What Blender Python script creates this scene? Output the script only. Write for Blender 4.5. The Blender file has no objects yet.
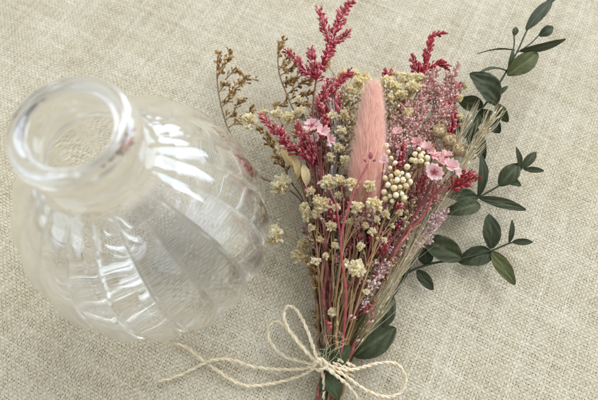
import bpy, math, random
from mathutils import Vector, Matrix, noise
R_ = random.Random(7)
C = bpy.data.collections.new('scene'); bpy.context.scene.collection.children.link(C)
H = 0.18; TH = math.radians(21.4); F = 470.0
ct, st = math.cos(TH), math.sin(TH)
CAM = Vector((0, 0, H))

# ---------------------------------------------------------------- placing
def P(u, v, h=0.0):
    """point h centimetres above the cloth at the place read off the photograph"""
    dx = (u-299)/F; dy = (200-v)/F
    d = Vector((dx, dy*ct+st, dy*st-ct))
    return CAM + d*((H-h*0.01)/-d.z)
def px(u, v, h=0.0):
    """metres per photo pixel there"""
    dy = (200-v)/F
    return (H-h*0.01)/(ct-dy*st)/F

def catmull(pts, step=0.0015, closed=False):
    n = len(pts)
    if n < 3:
        a, b = pts[0], pts[-1]; k = max(2, int((b-a).length/step)+1)
        return [a.lerp(b, i/k) for i in range(k+1)]
    out = []
    for i in range(n-1):
        p0 = pts[i-1] if i else pts[0]*2-pts[1]
        p1, p2 = pts[i], pts[i+1]
        p3 = pts[i+2] if i+2 < n else pts[-1]*2-pts[-2]
        k = max(1, int((p2-p1).length/step))
        for j in range(k):
            t = j/k
            out.append(0.5*((2*p1)+(p2-p0)*t+(2*p0-5*p1+4*p2-p3)*t*t+(3*p1-p0-3*p2+p3)*t*t*t))
    out.append(pts[-1].copy())
    return out

def frames(path):
    T = []
    for i in range(len(path)):
        a = path[max(0, i-1)]; b = path[min(len(path)-1, i+1)]
        t = (b-a)
        T.append(t.normalized() if t.length > 1e-9 else Vector((0, 0, 1)))
    n = T[0].orthogonal().normalized(); N = []
    for t in T:
        n = n - t*n.dot(t)
        if n.length < 1e-6: n = t.orthogonal()
        n = n.normalized(); N.append(n.copy())
    return T, N

def rnd_unit(r=R_):
    while True:
        v = Vector((r.uniform(-1, 1), r.uniform(-1, 1), r.uniform(-1, 1)))
        if 0.05 < v.length < 1: return v.normalized()

# ---------------------------------------------------------------- mesh builder
class MB:
    def __init__(s): s.v = []; s.f = []; s.t = []
    def tube(s, path, rad, n=6, tint=0.5, cap=True):
        T, N = frames(path); b = len(s.v); m = len(path)
        for i, p in enumerate(path):
            r = rad(i/(m-1)) if callable(rad) else rad
            B = T[i].cross(N[i])
            for k in range(n):
                a = 2*math.pi*k/n
                s.v.append(p+(N[i]*math.cos(a)+B*math.sin(a))*r)
        for i in range(m-1):
            for k in range(n):
                k2 = (k+1) % n
                s.f.append((b+i*n+k, b+i*n+k2, b+(i+1)*n+k2, b+(i+1)*n+k))
                s.t.append(tint(i/(m-1)) if callable(tint) else tint)
        if cap:
            s.f.append(tuple(b+k for k in range(n))[::-1]); s.t.append(tint(0) if callable(tint) else tint)
            s.f.append(tuple(b+(m-1)*n+k for k in range(n))); s.t.append(tint(1) if callable(tint) else tint)
    def blob(s, c, r, tint=0.5, n=8, m=5, axis=None, stretch=1.0, bump=0.0, rib=0):
        axis = (axis or Vector((0, 0, 1))).normalized(); X = axis.orthogonal().normalized(); Y = axis.cross(X)
        b = len(s.v); ph = R_.random()*9
        for i in range(m+1):
            a = math.pi*i/m
            for k in range(n):
                q = 2*math.pi*k/n+ph
                rr = r*(1+bump*R_.uniform(-1, 1))*(1-(0.20*abs(math.sin(rib*q/2)) if rib else 0))
                s.v.append(c+axis*(-math.cos(a)*rr*stretch)+(X*math.cos(q)+Y*math.sin(q))*math.sin(a)*rr)
        for i in range(m):
            for k in range(n):
                k2 = (k+1) % n
                s.f.append((b+i*n+k, b+i*n+k2, b+(i+1)*n+k2, b+(i+1)*n+k)); s.t.append(tint)
    def hair(s, a, mid, b, w, tint=0.5):
        """three-sided tapering fibre"""
        d = (b-a)
        if d.length < 1e-7: return
        d.normalize(); X = d.orthogonal().normalized(); Y = d.cross(X); i0 = len(s.v)
        for p, r in ((a, w), (mid, w*0.8)):
            for k in range(3):
                q = 2.0944*k; s.v.append(p+(X*math.cos(q)+Y*math.sin(q))*r)
        s.v.append(b)
        for k in range(3):
            k2 = (k+1) % 3
            s.f.append((i0+k, i0+k2, i0+3+k2, i0+3+k)); s.f.append((i0+3+k, i0+3+k2, i0+6)); s.t += [tint, tint]
    def petal(s, base, d, up, L, W, cup=0.25, tint=0.5, ruff=0.15, tip=0.0, notch=0.0, dt=0.15):
        """small curved petal with thickness: base point, direction, up normal"""
        d = d.normalized(); side = d.cross(up)
        if side.length < 1e-6: side = d.orthogonal()
        side.normalize(); up = side.cross(d).normalized(); b = len(s.v)
        rows = ((0.0, .22, 0), (0.35, .72, .05), (0.72, 1.0, .35), (1.0, .55, 1.0))
        th = L*0.03
        for sgn in (1, -1):
            for (t, w, c) in rows:
                for q in (-1, 0, 1):
                    z = c*cup*L+abs(q)*w*W*0.22+R_.uniform(-1, 1)*ruff*L*0.5*t
                    tt = t-(notch if (q == 0 and t == 1.0) else 0)
                    s.v.append(base+d*(tt*L)+side*(q*w*W*0.5)+up*(z+sgn*th))
        for g in (0, 12):
            for i in range(3):
                for j in range(2):
                    a = b+g+i*3+j; q = (a, a+1, a+4, a+3)
                    s.f.append(q if g == 0 else q[::-1]); s.t.append(min(1, max(0, tint+dt*(i-1)+tip*(i == 2))))
    def floret(s, base, d, L, W, tint, n=5):
        """papery funnel calyx"""
        d = d.normalized(); X = d.orthogonal().normalized(); Y = d.cross(X); b = len(s.v); ph = R_.random()*6
        ring = ((0, .16, 0), (.5, .45, 0), (.85, .75, 0), (1.0, 1.0, .12))
        for (t, w, j) in ring:
            for k in range(n):
                q = 2*math.pi*k/n+ph; jj = 1+(j*2*R_.uniform(-1, 1) if j else 0)
                s.v.append(base+d*(t*L*jj)+(X*math.cos(q)+Y*math.sin(q))*w*W*0.5)
        c = len(s.v); s.v.append(base+d*L*0.78)
        for i in range(3):
            for k in range(n):
                k2 = (k+1) % n
                s.f.append((b+i*n+k, b+i*n+k2, b+(i+1)*n+k2, b+(i+1)*n+k)); s.t.append(min(1, max(0, tint+(-.15, 0, .2)[i])))
        for k in range(n):
            s.f.append((b+3*n+k, b+3*n+(k+1) % n, c)); s.t.append(min(1, tint+.3))
    def build(s, name, mat, parent=None, smooth=True):
        org = parent.location if parent else (s.v[0] if s.v else Vector())
        org = Vector(org)
        root = parent
        while root is not None and root.parent is not None: root = root.parent
        if root is not None: org = Vector(root.location)
        me = bpy.data.meshes.new(name)
        me.from_pydata([tuple(v-org) for v in s.v], [], s.f)
        me.polygons.foreach_set('use_smooth', [smooth]*len(s.f))
        at = me.attributes.new('tint', 'FLOAT', 'FACE'); at.data.foreach_set('value', s.t)
        me.materials.append(mat); me.update()
        o = bpy.data.objects.new(name, me); C.objects.link(o)
        if parent is not None: o.parent = parent
        else: o.location = org
        return o

def thing(name, label, cat, loc, group=None):
    o = bpy.data.objects.new(name, None); C.objects.link(o); o.location = loc; o.empty_display_size = .005
    o['label'] = label; o['category'] = cat
    if group: o['group'] = group
    return o
def tag(o, label, cat, group=None):
    o['label'] = label; o['category'] = cat
    if group: o['group'] = group
    return o

# ---------------------------------------------------------------- materials
def new_mat(name):
    m = bpy.data.materials.new(name); m.use_nodes = True; nt = m.node_tree
    for n in list(nt.nodes): nt.nodes.remove(n)
    out = nt.nodes.new('ShaderNodeOutputMaterial'); return m, nt, out
def ramp(nt, cols):
    r = nt.nodes.new('ShaderNodeValToRGB'); e = r.color_ramp.elements
    n = len(cols)
    e[0].position = 0; e[0].color = (*cols[0], 1); e[1].position = 1; e[1].color = (*cols[-1], 1)
    for i in range(1, n-1):
        x = e.new(i/(n-1)); x.color = (*cols[i], 1)
    return r
def plant(name, cols, rough=0.65, trans=0.25, nscale=900, bump=0.25, spec=0.3, namp=0.5):
    m, nt, out = new_mat(name); N = nt.nodes; L = nt.links
    at = N.new('ShaderNodeAttribute'); at.attribute_name = 'tint'
    tc = N.new('ShaderNodeTexCoord'); nz = N.new('ShaderNodeTexNoise'); nz.inputs['Scale'].default_value = nscale; nz.inputs['Detail'].default_value = 3
    L.new(tc.outputs['Object'], nz.inputs['Vector'])
    ma = N.new('ShaderNodeMath'); ma.operation = 'MULTIPLY_ADD'; L.new(nz.outputs['Fac'], ma.inputs[0]); ma.inputs[1].default_value = namp; 
    sb = N.new('ShaderNodeMath'); sb.operation = 'SUBTRACT'; L.new(at.outputs['Fac'], sb.inputs[0]); sb.inputs[1].default_value = namp*0.5
    L.new(sb.outputs[0], ma.inputs[2])
    r = ramp(nt, cols); L.new(ma.outputs[0], r.inputs[0])
    p = N.new('ShaderNodeBsdfPrincipled'); p.inputs['Roughness'].default_value = rough; p.inputs['Specular IOR Level'].default_value = spec
    L.new(r.outputs[0], p.inputs['Base Color'])
    if bump:
        bp = N.new('ShaderNodeBump'); bp.inputs['Strength'].default_value = bump; bp.inputs['Distance'].default_value = 0.0003
        L.new(nz.outputs['Fac'], bp.inputs['Height']); L.new(bp.outputs[0], p.inputs['Normal'])
    if trans:
        t = N.new('ShaderNodeBsdfTranslucent'); L.new(r.outputs[0], t.inputs['Color'])
        mx = N.new('ShaderNodeMixShader'); mx.inputs[0].default_value = trans
        L.new(p.outputs[0], mx.inputs[1]); L.new(t.outputs[0], mx.inputs[2]); L.new(mx.outputs[0], out.inputs[0])
    else: L.new(p.outputs[0], out.inputs[0])
    return m

M = {}
M['crimson'] = plant('crimson_calyx', [(.20, .012, .022), (.42, .035, .058), (.64, .12, .15), (.86, .45, .43)])
M['red'] = plant('red_calyx', [(.22, .012, .02), (.45, .035, .05), (.62, .11, .12)])
M['mauve'] = plant('mauve_heather', [(.34, .17, .09), (.54, .32, .20), (.70, .28, .30), (.80, .52, .45), (.86, .70, .58)])
M['lilac'] = plant('lilac_tips', [(.48, .27, .24), (.72, .46, .45), (.86, .72, .68)])
M['brown'] = plant('brown_bracts', [(.12, .05, .014), (.33, .17, .05), (.52, .32, .12), (.74, .56, .30)])
M['beige'] = plant('beige_bracts', [(.30, .18, .08), (.50, .35, .18), (.70, .55, .34), (.82, .72, .52)])
M['cream'] = plant('cream_petals', [(.74, .52, .22), (.91, .76, .44), (.97, .88, .62), (.98, .94, .78)], trans=.45, bump=0)
M['yellowcream'] = plant('yellow_cream_petals', [(.74, .56, .22), (.92, .79, .44), (.97, .89, .60), (.98, .93, .74)], trans=.45, bump=0)
M['berry'] = plant('ivory_berry', [(.60, .44, .20), (.80, .70, .42), (.88, .82, .60)], rough=.6, trans=0, spec=.3, nscale=1100, bump=.5)
M['darkberry'] = plant('black_berry', [(.01, .008, .01), (.02, .015, .02)], rough=.3, trans=0)
M['tan'] = plant('tan_seed_head', [(.34, .22, .10), (.56, .42, .24), (.76, .64, .42)], trans=0, nscale=1200, bump=.5)
M['blush'] = plant('blush_petals', [(.70, .28, .30), (.86, .52, .52), (.93, .70, .69), (.96, .86, .83)], trans=.45)
M['rose'] = plant('rose_petals', [(.55, .16, .18), (.76, .34, .34), (.86, .55, .52), (.92, .74, .70)], trans=.3)
M['stamen'] = plant('crimson_star', [(.35, .02, .05), (.55, .06, .10)])
M['bunny'] = plant('dyed_pink_fluff', [(.93, .45, .36), (.98, .61, .50), (.99, .74, .63), (1.0, .88, .80)], trans=.6, bump=0, rough=.8)
M['stem_red'] = plant('crimson_stem', [(.07, .022, .016), (.16, .036, .032), (.27, .11, .08)], trans=0)
M['stem_coral'] = plant('coral_stem', [(.18, .04, .04), (.34, .075, .075), (.50, .22, .18)], trans=0)
M['stem_brown'] = plant('brown_stem', [(.08, .045, .02), (.20, .12, .055), (.34, .22, .11)], trans=0)
M['stem_tan'] = plant('tan_stem', [(.20, .11, .045), (.35, .22, .10), (.54, .40, .22)], trans=0)
M['stem_olive'] = plant('olive_stem', [(.06, .05, .02), (.14, .115, .045), (.26, .21, .10)], trans=0)
M['stem_green'] = plant('dark_green_stem', [(.02, .028, .014), (.05, .06, .03)], trans=0)
M['straw'] = plant('straw_awn', [(.34, .25, .12), (.56, .45, .25), (.74, .64, .42), (.84, .78, .60)], trans=.3, bump=0)
M['greystraw'] = plant('grey_plume', [(.40, .33, .27), (.58, .50, .44), (.76, .70, .66)], trans=.3, bump=0)
M['twine'] = plant('jute_twine', [(.50, .35, .16), (.70, .56, .34), (.84, .74, .54), (.92, .86, .70)], trans=.12, nscale=2500, bump=.6, rough=.75, namp=.6)

def leaf_mat(name, cols):
    m = plant(name, cols, rough=.62, trans=.08, nscale=260, bump=.35, spec=.22, namp=.35)
    return m
M['leaf'] = leaf_mat('dark_eucalyptus_leaf', [(.018, .022, .011), (.034, .041, .018), (.058, .068, .030), (.11, .125, .065)])
M['leaf_olive'] = leaf_mat('olive_eucalyptus_leaf', [(.05, .06, .018), (.085, .095, .032), (.14, .15, .06), (.2, .21, .11)])
M['leaf_bright'] = leaf_mat('green_leaf', [(.026, .036, .016), (.046, .062, .026), (.085, .11, .05)])

# cloth --------------------------------------------------------------
def cloth_material():
    m, nt, out = new_mat('woven_linen'); N = nt.nodes; L = nt.links
    def math_(op, a, b=None, c=None):
        n = N.new('ShaderNodeMath'); n.operation = op
        for i, x in enumerate((a, b, c)):
            if x is None: continue
            if isinstance(x, (int, float)): n.inputs[i].default_value = x
            else: L.new(x, n.inputs[i])
        return n.outputs[0]
    tc = N.new('ShaderNodeTexCoord')
    mp = N.new('ShaderNodeMapping'); mp.inputs['Rotation'].default_value = (0, 0, math.radians(27)); L.new(tc.outputs['Object'], mp.inputs['Vector'])
    # irregular threads: slow warp of the coordinates
    def nz(scale, detail, vec, rough=.5):
        n = N.new('ShaderNodeTexNoise'); n.inputs['Scale'].default_value = scale; n.inputs['Detail'].default_value = detail; n.inputs['Roughness'].default_value = rough
        L.new(vec, n.inputs['Vector']); return n
    w1 = nz(70, 2, mp.outputs[0]); w2 = nz(420, 2, mp.outputs[0])
    def vm(op, a, b):
        n = N.new('ShaderNodeVectorMath'); n.operation = op
        for i, x in enumerate((a, b)):
            if isinstance(x, tuple): n.inputs[i].default_value = x
            else: L.new(x, n.inputs[i])
        return n.outputs[0]
    v = vm('ADD', mp.outputs[0], vm('MULTIPLY', vm('SUBTRACT', w1.outputs['Color'], (.5, .5, .5)), (.0022, .0022, 0)))
    v = vm('ADD', v, vm('MULTIPLY', vm('SUBTRACT', w2.outputs['Color'], (.5, .5, .5)), (.00065, .00065, 0)))
    sx = N.new('ShaderNodeSeparateXYZ'); L.new(v, sx.inputs[0])
    pitch = 0.00102
    a = math_('DIVIDE', sx.outputs[0], pitch); b = math_('DIVIDE', sx.outputs[1], pitch*1.04)
    fa = math_('FLOOR', a); fb = math_('FLOOR', b)
    def wn(x, off):
        n = N.new('ShaderNodeTexWhiteNoise'); n.noise_dimensions = '1D'; L.new(math_('ADD', x, off), n.inputs['W']); return n.outputs['Value']
    ra = wn(fa, 3.3); rb = wn(fb, 71.7)
    sa = math_('ABSOLUTE', math_('SINE', math_('MULTIPLY', a, math.pi)))
    sb = math_('ABSOLUTE', math_('SINE', math_('MULTIPLY', b, math.pi)))
    # slub: thickness changes along every thread
    def along(x, rid, scale):
        cx = N.new('ShaderNodeCombineXYZ'); L.new(math_('MULTIPLY', x, scale), cx.inputs[0]); L.new(math_('MULTIPLY', rid, 57.0), cx.inputs[1])
        n = N.new('ShaderNodeTexNoise'); n.inputs['Scale'].default_value = 1; n.inputs['Detail'].default_value = 2; L.new(cx.outputs[0], n.inputs['Vector']); return n.outputs['Fac']
    na = along(b, ra, .16); nb = along(a, rb, .16)
    pa = math_('POWER', sa, math_('MULTIPLY_ADD', na, -1.4, 1.10)); pb = math_('POWER', sb, math_('MULTIPLY_ADD', nb, -1.4, 1.10))
    oa = math_('COSINE', math_('MULTIPLY', math_('ADD', b, math_('SUBTRACT', fa, .5)), math.pi))
    ob = math_('COSINE', math_('MULTIPLY', math_('ADD', a, math_('SUBTRACT', fb, .5)), math.pi))
    oam = math_('MULTIPLY_ADD', oa, .24, .76); obm = math_('MULTIPLY_ADD', ob, .24, .76)
    ha = math_('MULTIPLY', pa, oam); hb = math_('MULTIPLY', pb, obm)
    h = math_('MAXIMUM', ha, hb)
    wc = N.new('ShaderNodeCombineXYZ'); L.new(math_('ROUND', a), wc.inputs[0]); L.new(math_('ROUND', b), wc.inputs[1])
    wh = N.new('ShaderNodeTexWhiteNoise'); wh.noise_dimensions = '2D'; L.new(wc.outputs[0], wh.inputs['Vector'])
    gg = math_('MULTIPLY', math_('SUBTRACT', 1.0, sa), math_('SUBTRACT', 1.0, sb))
    hg = math_('MULTIPLY', gg, math_('MULTIPLY_ADD', wh.outputs['Value'], 1.25, math_('MULTIPLY_ADD', math_('ADD', na, nb), -1.4, 1.60)))
    gap = N.new('ShaderNodeMapRange'); gap.inputs['From Min'].default_value = .85; gap.inputs['From Max'].default_value = .25; L.new(hg, gap.inputs['Value'])
    # fibre colour, plus painted relief shade
    sel = math_('GREATER_THAN', ha, hb)
    tcol = math_('ADD', math_('MULTIPLY', sel, math_('MULTIPLY_ADD', na, .55, math_('MULTIPLY', ra, .35))),
                 math_('MULTIPLY', math_('SUBTRACT', 1.0, sel), math_('MULTIPLY_ADD', nb, .55, math_('MULTIPLY', rb, .35))))
    big = nz(48, 4, mp.outputs[0], .6); fine = nz(2600, 2, mp.outputs[0]); st_ = nz(9, 3, tc.outputs['Object'], .55)
    t1 = math_('MULTIPLY_ADD', big.outputs['Fac'], .42, math_('MULTIPLY_ADD', tcol, .66, .15))
    t1 = math_('MULTIPLY_ADD', math_('SUBTRACT', h, .82), .55, t1)  # shade between threads put into the colour: darker where the weave dips
    t2 = math_('MULTIPLY_ADD', fine.outputs['Fac'], .60, math_('SUBTRACT', t1, .46))
    cr = ramp(nt, [(.25, .195, .115), (.40, .345, .235), (.51, .46, .345), (.595, .55, .44), (.71, .675, .57)]); L.new(t2, cr.inputs[0])
    warm = ramp(nt, [(1.0, 1.0, 1.0), (1.0, 1.0, 1.0), (1.0, .955, .84)]); L.new(st_.outputs['Fac'], warm.inputs[0])
    mw = N.new('ShaderNodeMix'); mw.data_type = 'RGBA'; mw.blend_type = 'MULTIPLY'; mw.inputs[0].default_value = 1
    L.new(cr.outputs[0], mw.inputs[6]); L.new(warm.outputs[0], mw.inputs[7])
    fm = N.new('ShaderNodeMapping'); fm.inputs['Scale'].default_value = (520, 150, 1); L.new(mp.outputs[0], fm.inputs['Vector'])
    fk = nz(1, 1, fm.outputs[0]); fr = N.new('ShaderNodeMapRange'); fr.inputs['From Min'].default_value = .70; fr.inputs['From Max'].default_value = .80; L.new(fk.outputs['Fac'], fr.inputs['Value'])
    mf = N.new('ShaderNodeMix'); mf.data_type = 'RGBA'; L.new(math_('MULTIPLY', fr.outputs[0], .35), mf.inputs[0]); L.new(mw.outputs[2], mf.inputs[6]); mf.inputs[7].default_value = (.26, .18, .10, 1)
    mw = mf
    mg = N.new('ShaderNodeMix'); mg.data_type = 'RGBA'; L.new(gap.outputs[0], mg.inputs[0])
    mg.inputs[6].default_value = (.085, .066, .042, 1); L.new(mw.outputs[2], mg.inputs[7])
    p = N.new('ShaderNodeBsdfPrincipled'); p.inputs['Roughness'].default_value = .9; p.inputs['Specular IOR Level'].default_value = .15
    L.new(mg.outputs[2], p.inputs['Base Color'])
    hh = math_('MULTIPLY_ADD', fine.outputs['Fac'], .25, h)
    bp = N.new('ShaderNodeBump'); bp.inputs['Strength'].default_value = .8; bp.inputs['Distance'].default_value = .00022; L.new(hh, bp.inputs['Height'])
    L.new(bp.outputs[0], p.inputs['Normal']); L.new(p.outputs[0], out.inputs[0])
    return m

def build_cloth():
    n = 220; S = 1.2; vs = []; fs = []
    def warp(t): return math.copysign(abs(t)**1.7, t)*S
    for j in range(n+1):
        for i in range(n+1):
            x = warp(i/n*2-1); y = warp(j/n*2-1)+.06
            d = math.hypot(x, y-.06)
            z = (noise.noise(Vector((x*9, y*9, 3)))*.0011+noise.noise(Vector((x*26+y*9, y*7, 8)))*.0005)
            z -= .0011
            z *= 1.0 if d > .0 else 1
            vs.append((x, y, z))
    for j in range(n):
        for i in range(n):
            a = j*(n+1)+i; fs.append((a, a+1, a+n+2, a+n+1))
    me = bpy.data.meshes.new('linen_cloth'); me.from_pydata(vs, [], fs); me.polygons.foreach_set('use_smooth', [True]*len(fs))
    me.materials.append(cloth_material())
    o = bpy.data.objects.new('linen_tablecloth', me); C.objects.link(o); o['kind'] = 'structure'
    return o
build_cloth()

# ---------------------------------------------------------------- glass vase
def build_vase():
    m, nt, out = new_mat('clear_ribbed_glass')
    p = nt.nodes.new('ShaderNodeBsdfPrincipled'); p.inputs['Base Color'].default_value = (.998, .999, .997, 1)
    p.inputs['Roughness'].default_value = .025; p.inputs['IOR'].default_value = 1.45; p.inputs['Transmission Weight'].default_value = 1
    p.inputs['Thin Film Thickness'].default_value = 64; p.inputs['Thin Film IOR'].default_value = 1.66
    nt.links.new(p.outputs[0], out.inputs[0])
    outer = [(0, .004), (.04, .003), (.066, .0), (.088, .005), (.130, .030), (.170, .075), (.194, .135), (.204, .20), (.199, .266), (.182, .326), (.154, .378),
             (.120, .418), (.094, .440), (.078, .453), (.0700, .464), (.0672, .474), (.0675, .484), (.0712, .494), (.0740, .504), (.0755, .517), (.0740, .529), (.0700, .5375), (.0645, .5405), (.0585, .5390), (.0545, .5358), (.0530, .5352), (.0512, .5368), (.0495, .5370), (.0483, .5352)]
    inner = [(.0478, .5330), (.0476, .5270), (.0480, .5200), (.0486, .5120), (.0510, .5000), (.0550, .488), (.0580, .476), (.0615, .464)]
    def spl(pts):
        q = catmull([Vector((a, b, 0)) for a, b in pts], step=.0016)
        return [(max(0, v.x), v.y) for v in q]
    so = spl(outer); W_ = .0085; inn = []
    for i in range(1, len(so)-1):
        (r0, z0), (r1, z1) = so[i-1], so[i+1]; dr, dz = r1-r0, z1-z0; l = math.hypot(dr, dz) or 1
        nr, nz_ = -dz/l, dr/l; q = (so[i][0]+nr*W_, so[i][1]+nz_*W_)
        if so[i][1] < .450 and so[i][0] > .09: inn.append(q)
    si = spl(inner[:]+[inn[-1-6]]); inn = inn[:-7][::-1]
    low = [p for p in inn if p[1] > .024]
    prof = so+si+low+spl([low[-1], (low[-1][0]-.018, .0165), (.06, .0125), (0, .012)])[1:]
    NS = 18*14; NR = 18
    def amp(r, z, is_out):
        if z > .456: return 0
        k = 1.0
        k *= min(1, max(0, (.456-z)/.045))**.7; k *= min(1, max(0, (r-.085)/.05)) if z < .2 else 1
        return k*(.062 if is_out else .052)
    vs = []; fs = []; best = max(range(len(prof)), key=lambda i: prof[i][1])
    for i, (r, z) in enumerate(prof):
        A = amp(r, z, i < best)
        for k in range(NS):
            a = 2*math.pi*k/NS; tw = a
            rr = r*(1-A+A*abs(math.cos(NR*tw/2))**.75)
            vs.append((rr*H*math.cos(a), rr*H*math.sin(a), z*H+.0004))
    n = len(prof)
    for i in range(n-1):
        for k in range(NS):
            k2 = (k+1) % NS; fs.append((i*NS+k, i*NS+k2, (i+1)*NS+k2, (i+1)*NS+k))
    me = bpy.data.meshes.new('ribbed_glass_vase'); me.from_pydata(vs, [], fs)
    import bmesh
    bm = bmesh.new(); bm.from_mesh(me); bmesh.ops.remove_doubles(bm, verts=bm.verts, dist=1e-7)
    bmesh.ops.recalc_face_normals(bm, faces=bm.faces); bm.to_mesh(me); bm.free()
    me.polygons.foreach_set('use_smooth', [True]*len(me.polygons)); me.materials.append(m)
    o = bpy.data.objects.new('glass_vase', me); C.objects.link(o)
    o.location = (-.0625*H/.18*.98, .0640*H/.18*.98, 0)
    o.location = (-.3406*(H-.2*H)*.94, .3556*(H-.2*H)*.935, 0)
    tag(o, 'clear ribbed round glass bud vase with thick lip, standing empty on the linen', 'vase')
build_vase()

# ---------------------------------------------------------------- bouquet helpers
def stem_pts(du, th, pts):
    """stem from below the tie, through the tie, out to the listed points"""
    q = [(322+du*.8, 432, th*.8), (335+du, 366, th)]+list(pts)
    return [P(*a) for a in q]
def pt_on(path, t): return path[min(len(path)-1, max(0, int(t*(len(path)-1))))]
TOP = Vector((-.1, -.1, 1)).normalized()

def spike(path, L=.0026, W=.0014, dens=1.0, spread=.75, tint=(.2, .8), toward=.35, stem_r=.0003):
    """florets crowded along a branchlet"""
    m = MB(); sp = catmull(path, .0005); T, N = frames(sp)
    ln = sum((sp[i+1]-sp[i]).length for i in range(len(sp)-1)); n = int(ln/.00024*dens)
    m.tube(sp[::3]+[sp[-1]], stem_r, 4, .2)
    for k in range(n):
        t = (k+R_.random())/n; i = min(len(sp)-1, int(t*len(sp)))
        nn = rnd_unit(); nn = (nn-T[i]*nn.dot(T[i])).normalized()+Vector((0, 0, toward)); nn.normalize()
        d = (T[i]*(1.0-.25*t)+nn*spread*(1.1-.5*t)+rnd_unit()*.15).normalized()
        s = R_.uniform(.6, 1.3)*(1-.35*t**3)
        m.floret(sp[i]+nn*.0002, d, L*s*1.12, W*min(s, 1)*.85, R_.uniform(*tint))
    return m

def statice(name, label, main, spikes, mat, stem_mat, group, cat='dried flower', L=.0027, W=.0014, dens=1.1, r=.0006, **kw):
    """main: [(u,v,h)..] from the tie outward (with du, th first)"""
    du, th, pts = main
    sp = catmull(stem_pts(du, th, pts)); root = thing(name, label, cat, sp[0], group)
    m = MB(); m.tube(sp, lambda t: r*(1-.45*t), 6, lambda t: .3+.4*R_.random()); 
    tips = []
    for s in spikes:
        q = [P(*a) for a in s]; tips.append(q)
        best = min(range(len(sp)), key=lambda i: (sp[i]-q[0]).length+(0 if i/len(sp) > .3 else 1))
        j = max(0, best-6) if (sp[best]-q[0]).length > .001 else best
        if (sp[j]-q[0]).length > .0008:
            m.tube(catmull([sp[j], sp[j].lerp(q[0], .5)+(sp[min(len(sp)-1, j+4)]-sp[j])*.3, q[0]], .001), r*.5, 5, .4)
    m.build('stem', M[stem_mat], root)
    for q in tips:
        spike(q, L=L, W=W, dens=dens, **kw).build('flower_spike', M[mat], root)
    return root

# ---------------------------------------------------------------- red statice
G = 'crimson statice stems in the bouquet'
statice('statice_stem', 'tallest crimson statice with branching flower spikes rising at the top centre', (-9, .8, [(322, 300, 1.3), (316, 200, 1.9), (313, 120, 2.1), (316, 82, 2.1), (327, 52, 2.1)]),
        [[(316, 82, 2.1), (325, 60, 2.2), (337, 43, 2.2), (348, 33, 2.3)], [(328, 42, 2.1), (323, 24, 2.2), (319, 11, 2.2)],
         [(334, 38, 2.1), (340, 20, 2.1), (347, 7, 2.1), (356, -3, 2.1)], [(316, 80, 2.1), (305, 70, 2.1), (296, 60, 2.1), (287, 51, 2.1)],
         [(316, 80, 2.1), (313, 65, 2.2), (311, 50, 2.2)], [(327, 62, 2.1), (329, 48, 2.1), (331, 38, 2.1)]], 'crimson', 'stem_red', G, dens=.95)
statice('statice_stem', 'crimson statice whose low spikes reach left over the linen towards the vase', (-11, .75, [(322, 290, 1.5), (317, 220, 2.0), (313, 165, 2.2), (306, 148, 2.2)]),
        [[(309, 158, 2.2), (292, 148, 2.2), (276, 132, 2.2), (262, 116, 2.2)], [(311, 160, 2.2), (304, 140, 2.3), (297, 126, 2.3)], [(286, 146, 2.2), (282, 138, 2.3), (280, 130, 2.3)],
         [(313, 168, 2.2), (312, 150, 2.3), (309, 138, 2.3)]], 'crimson', 'stem_red', G, dens=1.0)
statice('statice_stem', 'crimson statice with short spikes just left of the pink bunny tail', (-3, .85, [(330, 300, 1.4), (331, 200, 1.9), (328, 130, 1.9), (327, 100, 1.9)]),
        [[(318, 112, 1.9), (324, 95, 1.9), (328, 82, 1.9)], [(330, 97, 1.9), (338, 84, 1.9), (350, 72, 1.9)], [(322, 140, 2.0), (326, 120, 2.0), (324, 108, 2.0)], [(334, 122, 1.9), (338, 108, 1.9), (336, 98, 1.9)],
         [(318, 165, 2.2), (316, 150, 2.2)]], 'crimson', 'stem_red', G, dens=.85)
statice('statice_stem', 'red statice with a hooked tip standing above the mauve heather', (6, .6, [(372, 250, 1.2), (398, 165, 1.4), (415, 100, 1.4), (423, 76, 1.4)]),
        [[(423, 78, 1.4), (426, 60, 1.4), (429, 45, 1.4), (433, 36, 1.4), (441, 34, 1.4)], [(420, 78, 1.4), (416, 68, 1.4), (413, 60, 1.4)], [(426, 70, 1.4), (436, 64, 1.4), (446, 66, 1.4)]], 'red', 'stem_red', G, L=.0030, dens=.9, spread=.5)
statice('statice_stem', 'red statice tip barely showing above the cream blooms', (1, .5, [(360, 250, 1.0), (380, 140, 1.1), (387, 95, 1.1)]),
        [[(387, 90, 1.1), (388, 80, 1.1), (388, 74, 1.1)]], 'red', 'stem_red', G, L=.0028)
statice('statice_stem', 'red statice pointing right below the pale blossoms towards the eucalyptus', (9, .6, [(380, 270, 1.1), (410, 225, 1.5), (438, 192, 1.8), (460, 184, 1.9)]),
        [[(448, 190, 1.8), (462, 184, 1.9), (476, 177, 1.9)], [(452, 186, 1.9), (462, 176, 1.9), (470, 173, 1.9)], [(400, 238, 1.7), (409, 222, 1.7), (414, 210, 1.7)]], 'red', 'stem_coral', G, L=.0026, dens=.8, r=.0005)
statice('statice_stem', 'small dark crimson statice spike low in the middle of the bundle', (2, .8, [(352, 310, 1.5), (366, 275, 1.9)]),
        [[(366, 266, 2.0), (373, 250, 2.1), (378, 236, 2.1)], [(352, 275, 1.8), (352, 240, 2.0), (350, 222, 2.1)]], 'crimson', 'stem_red', G, L=.0024)
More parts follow.
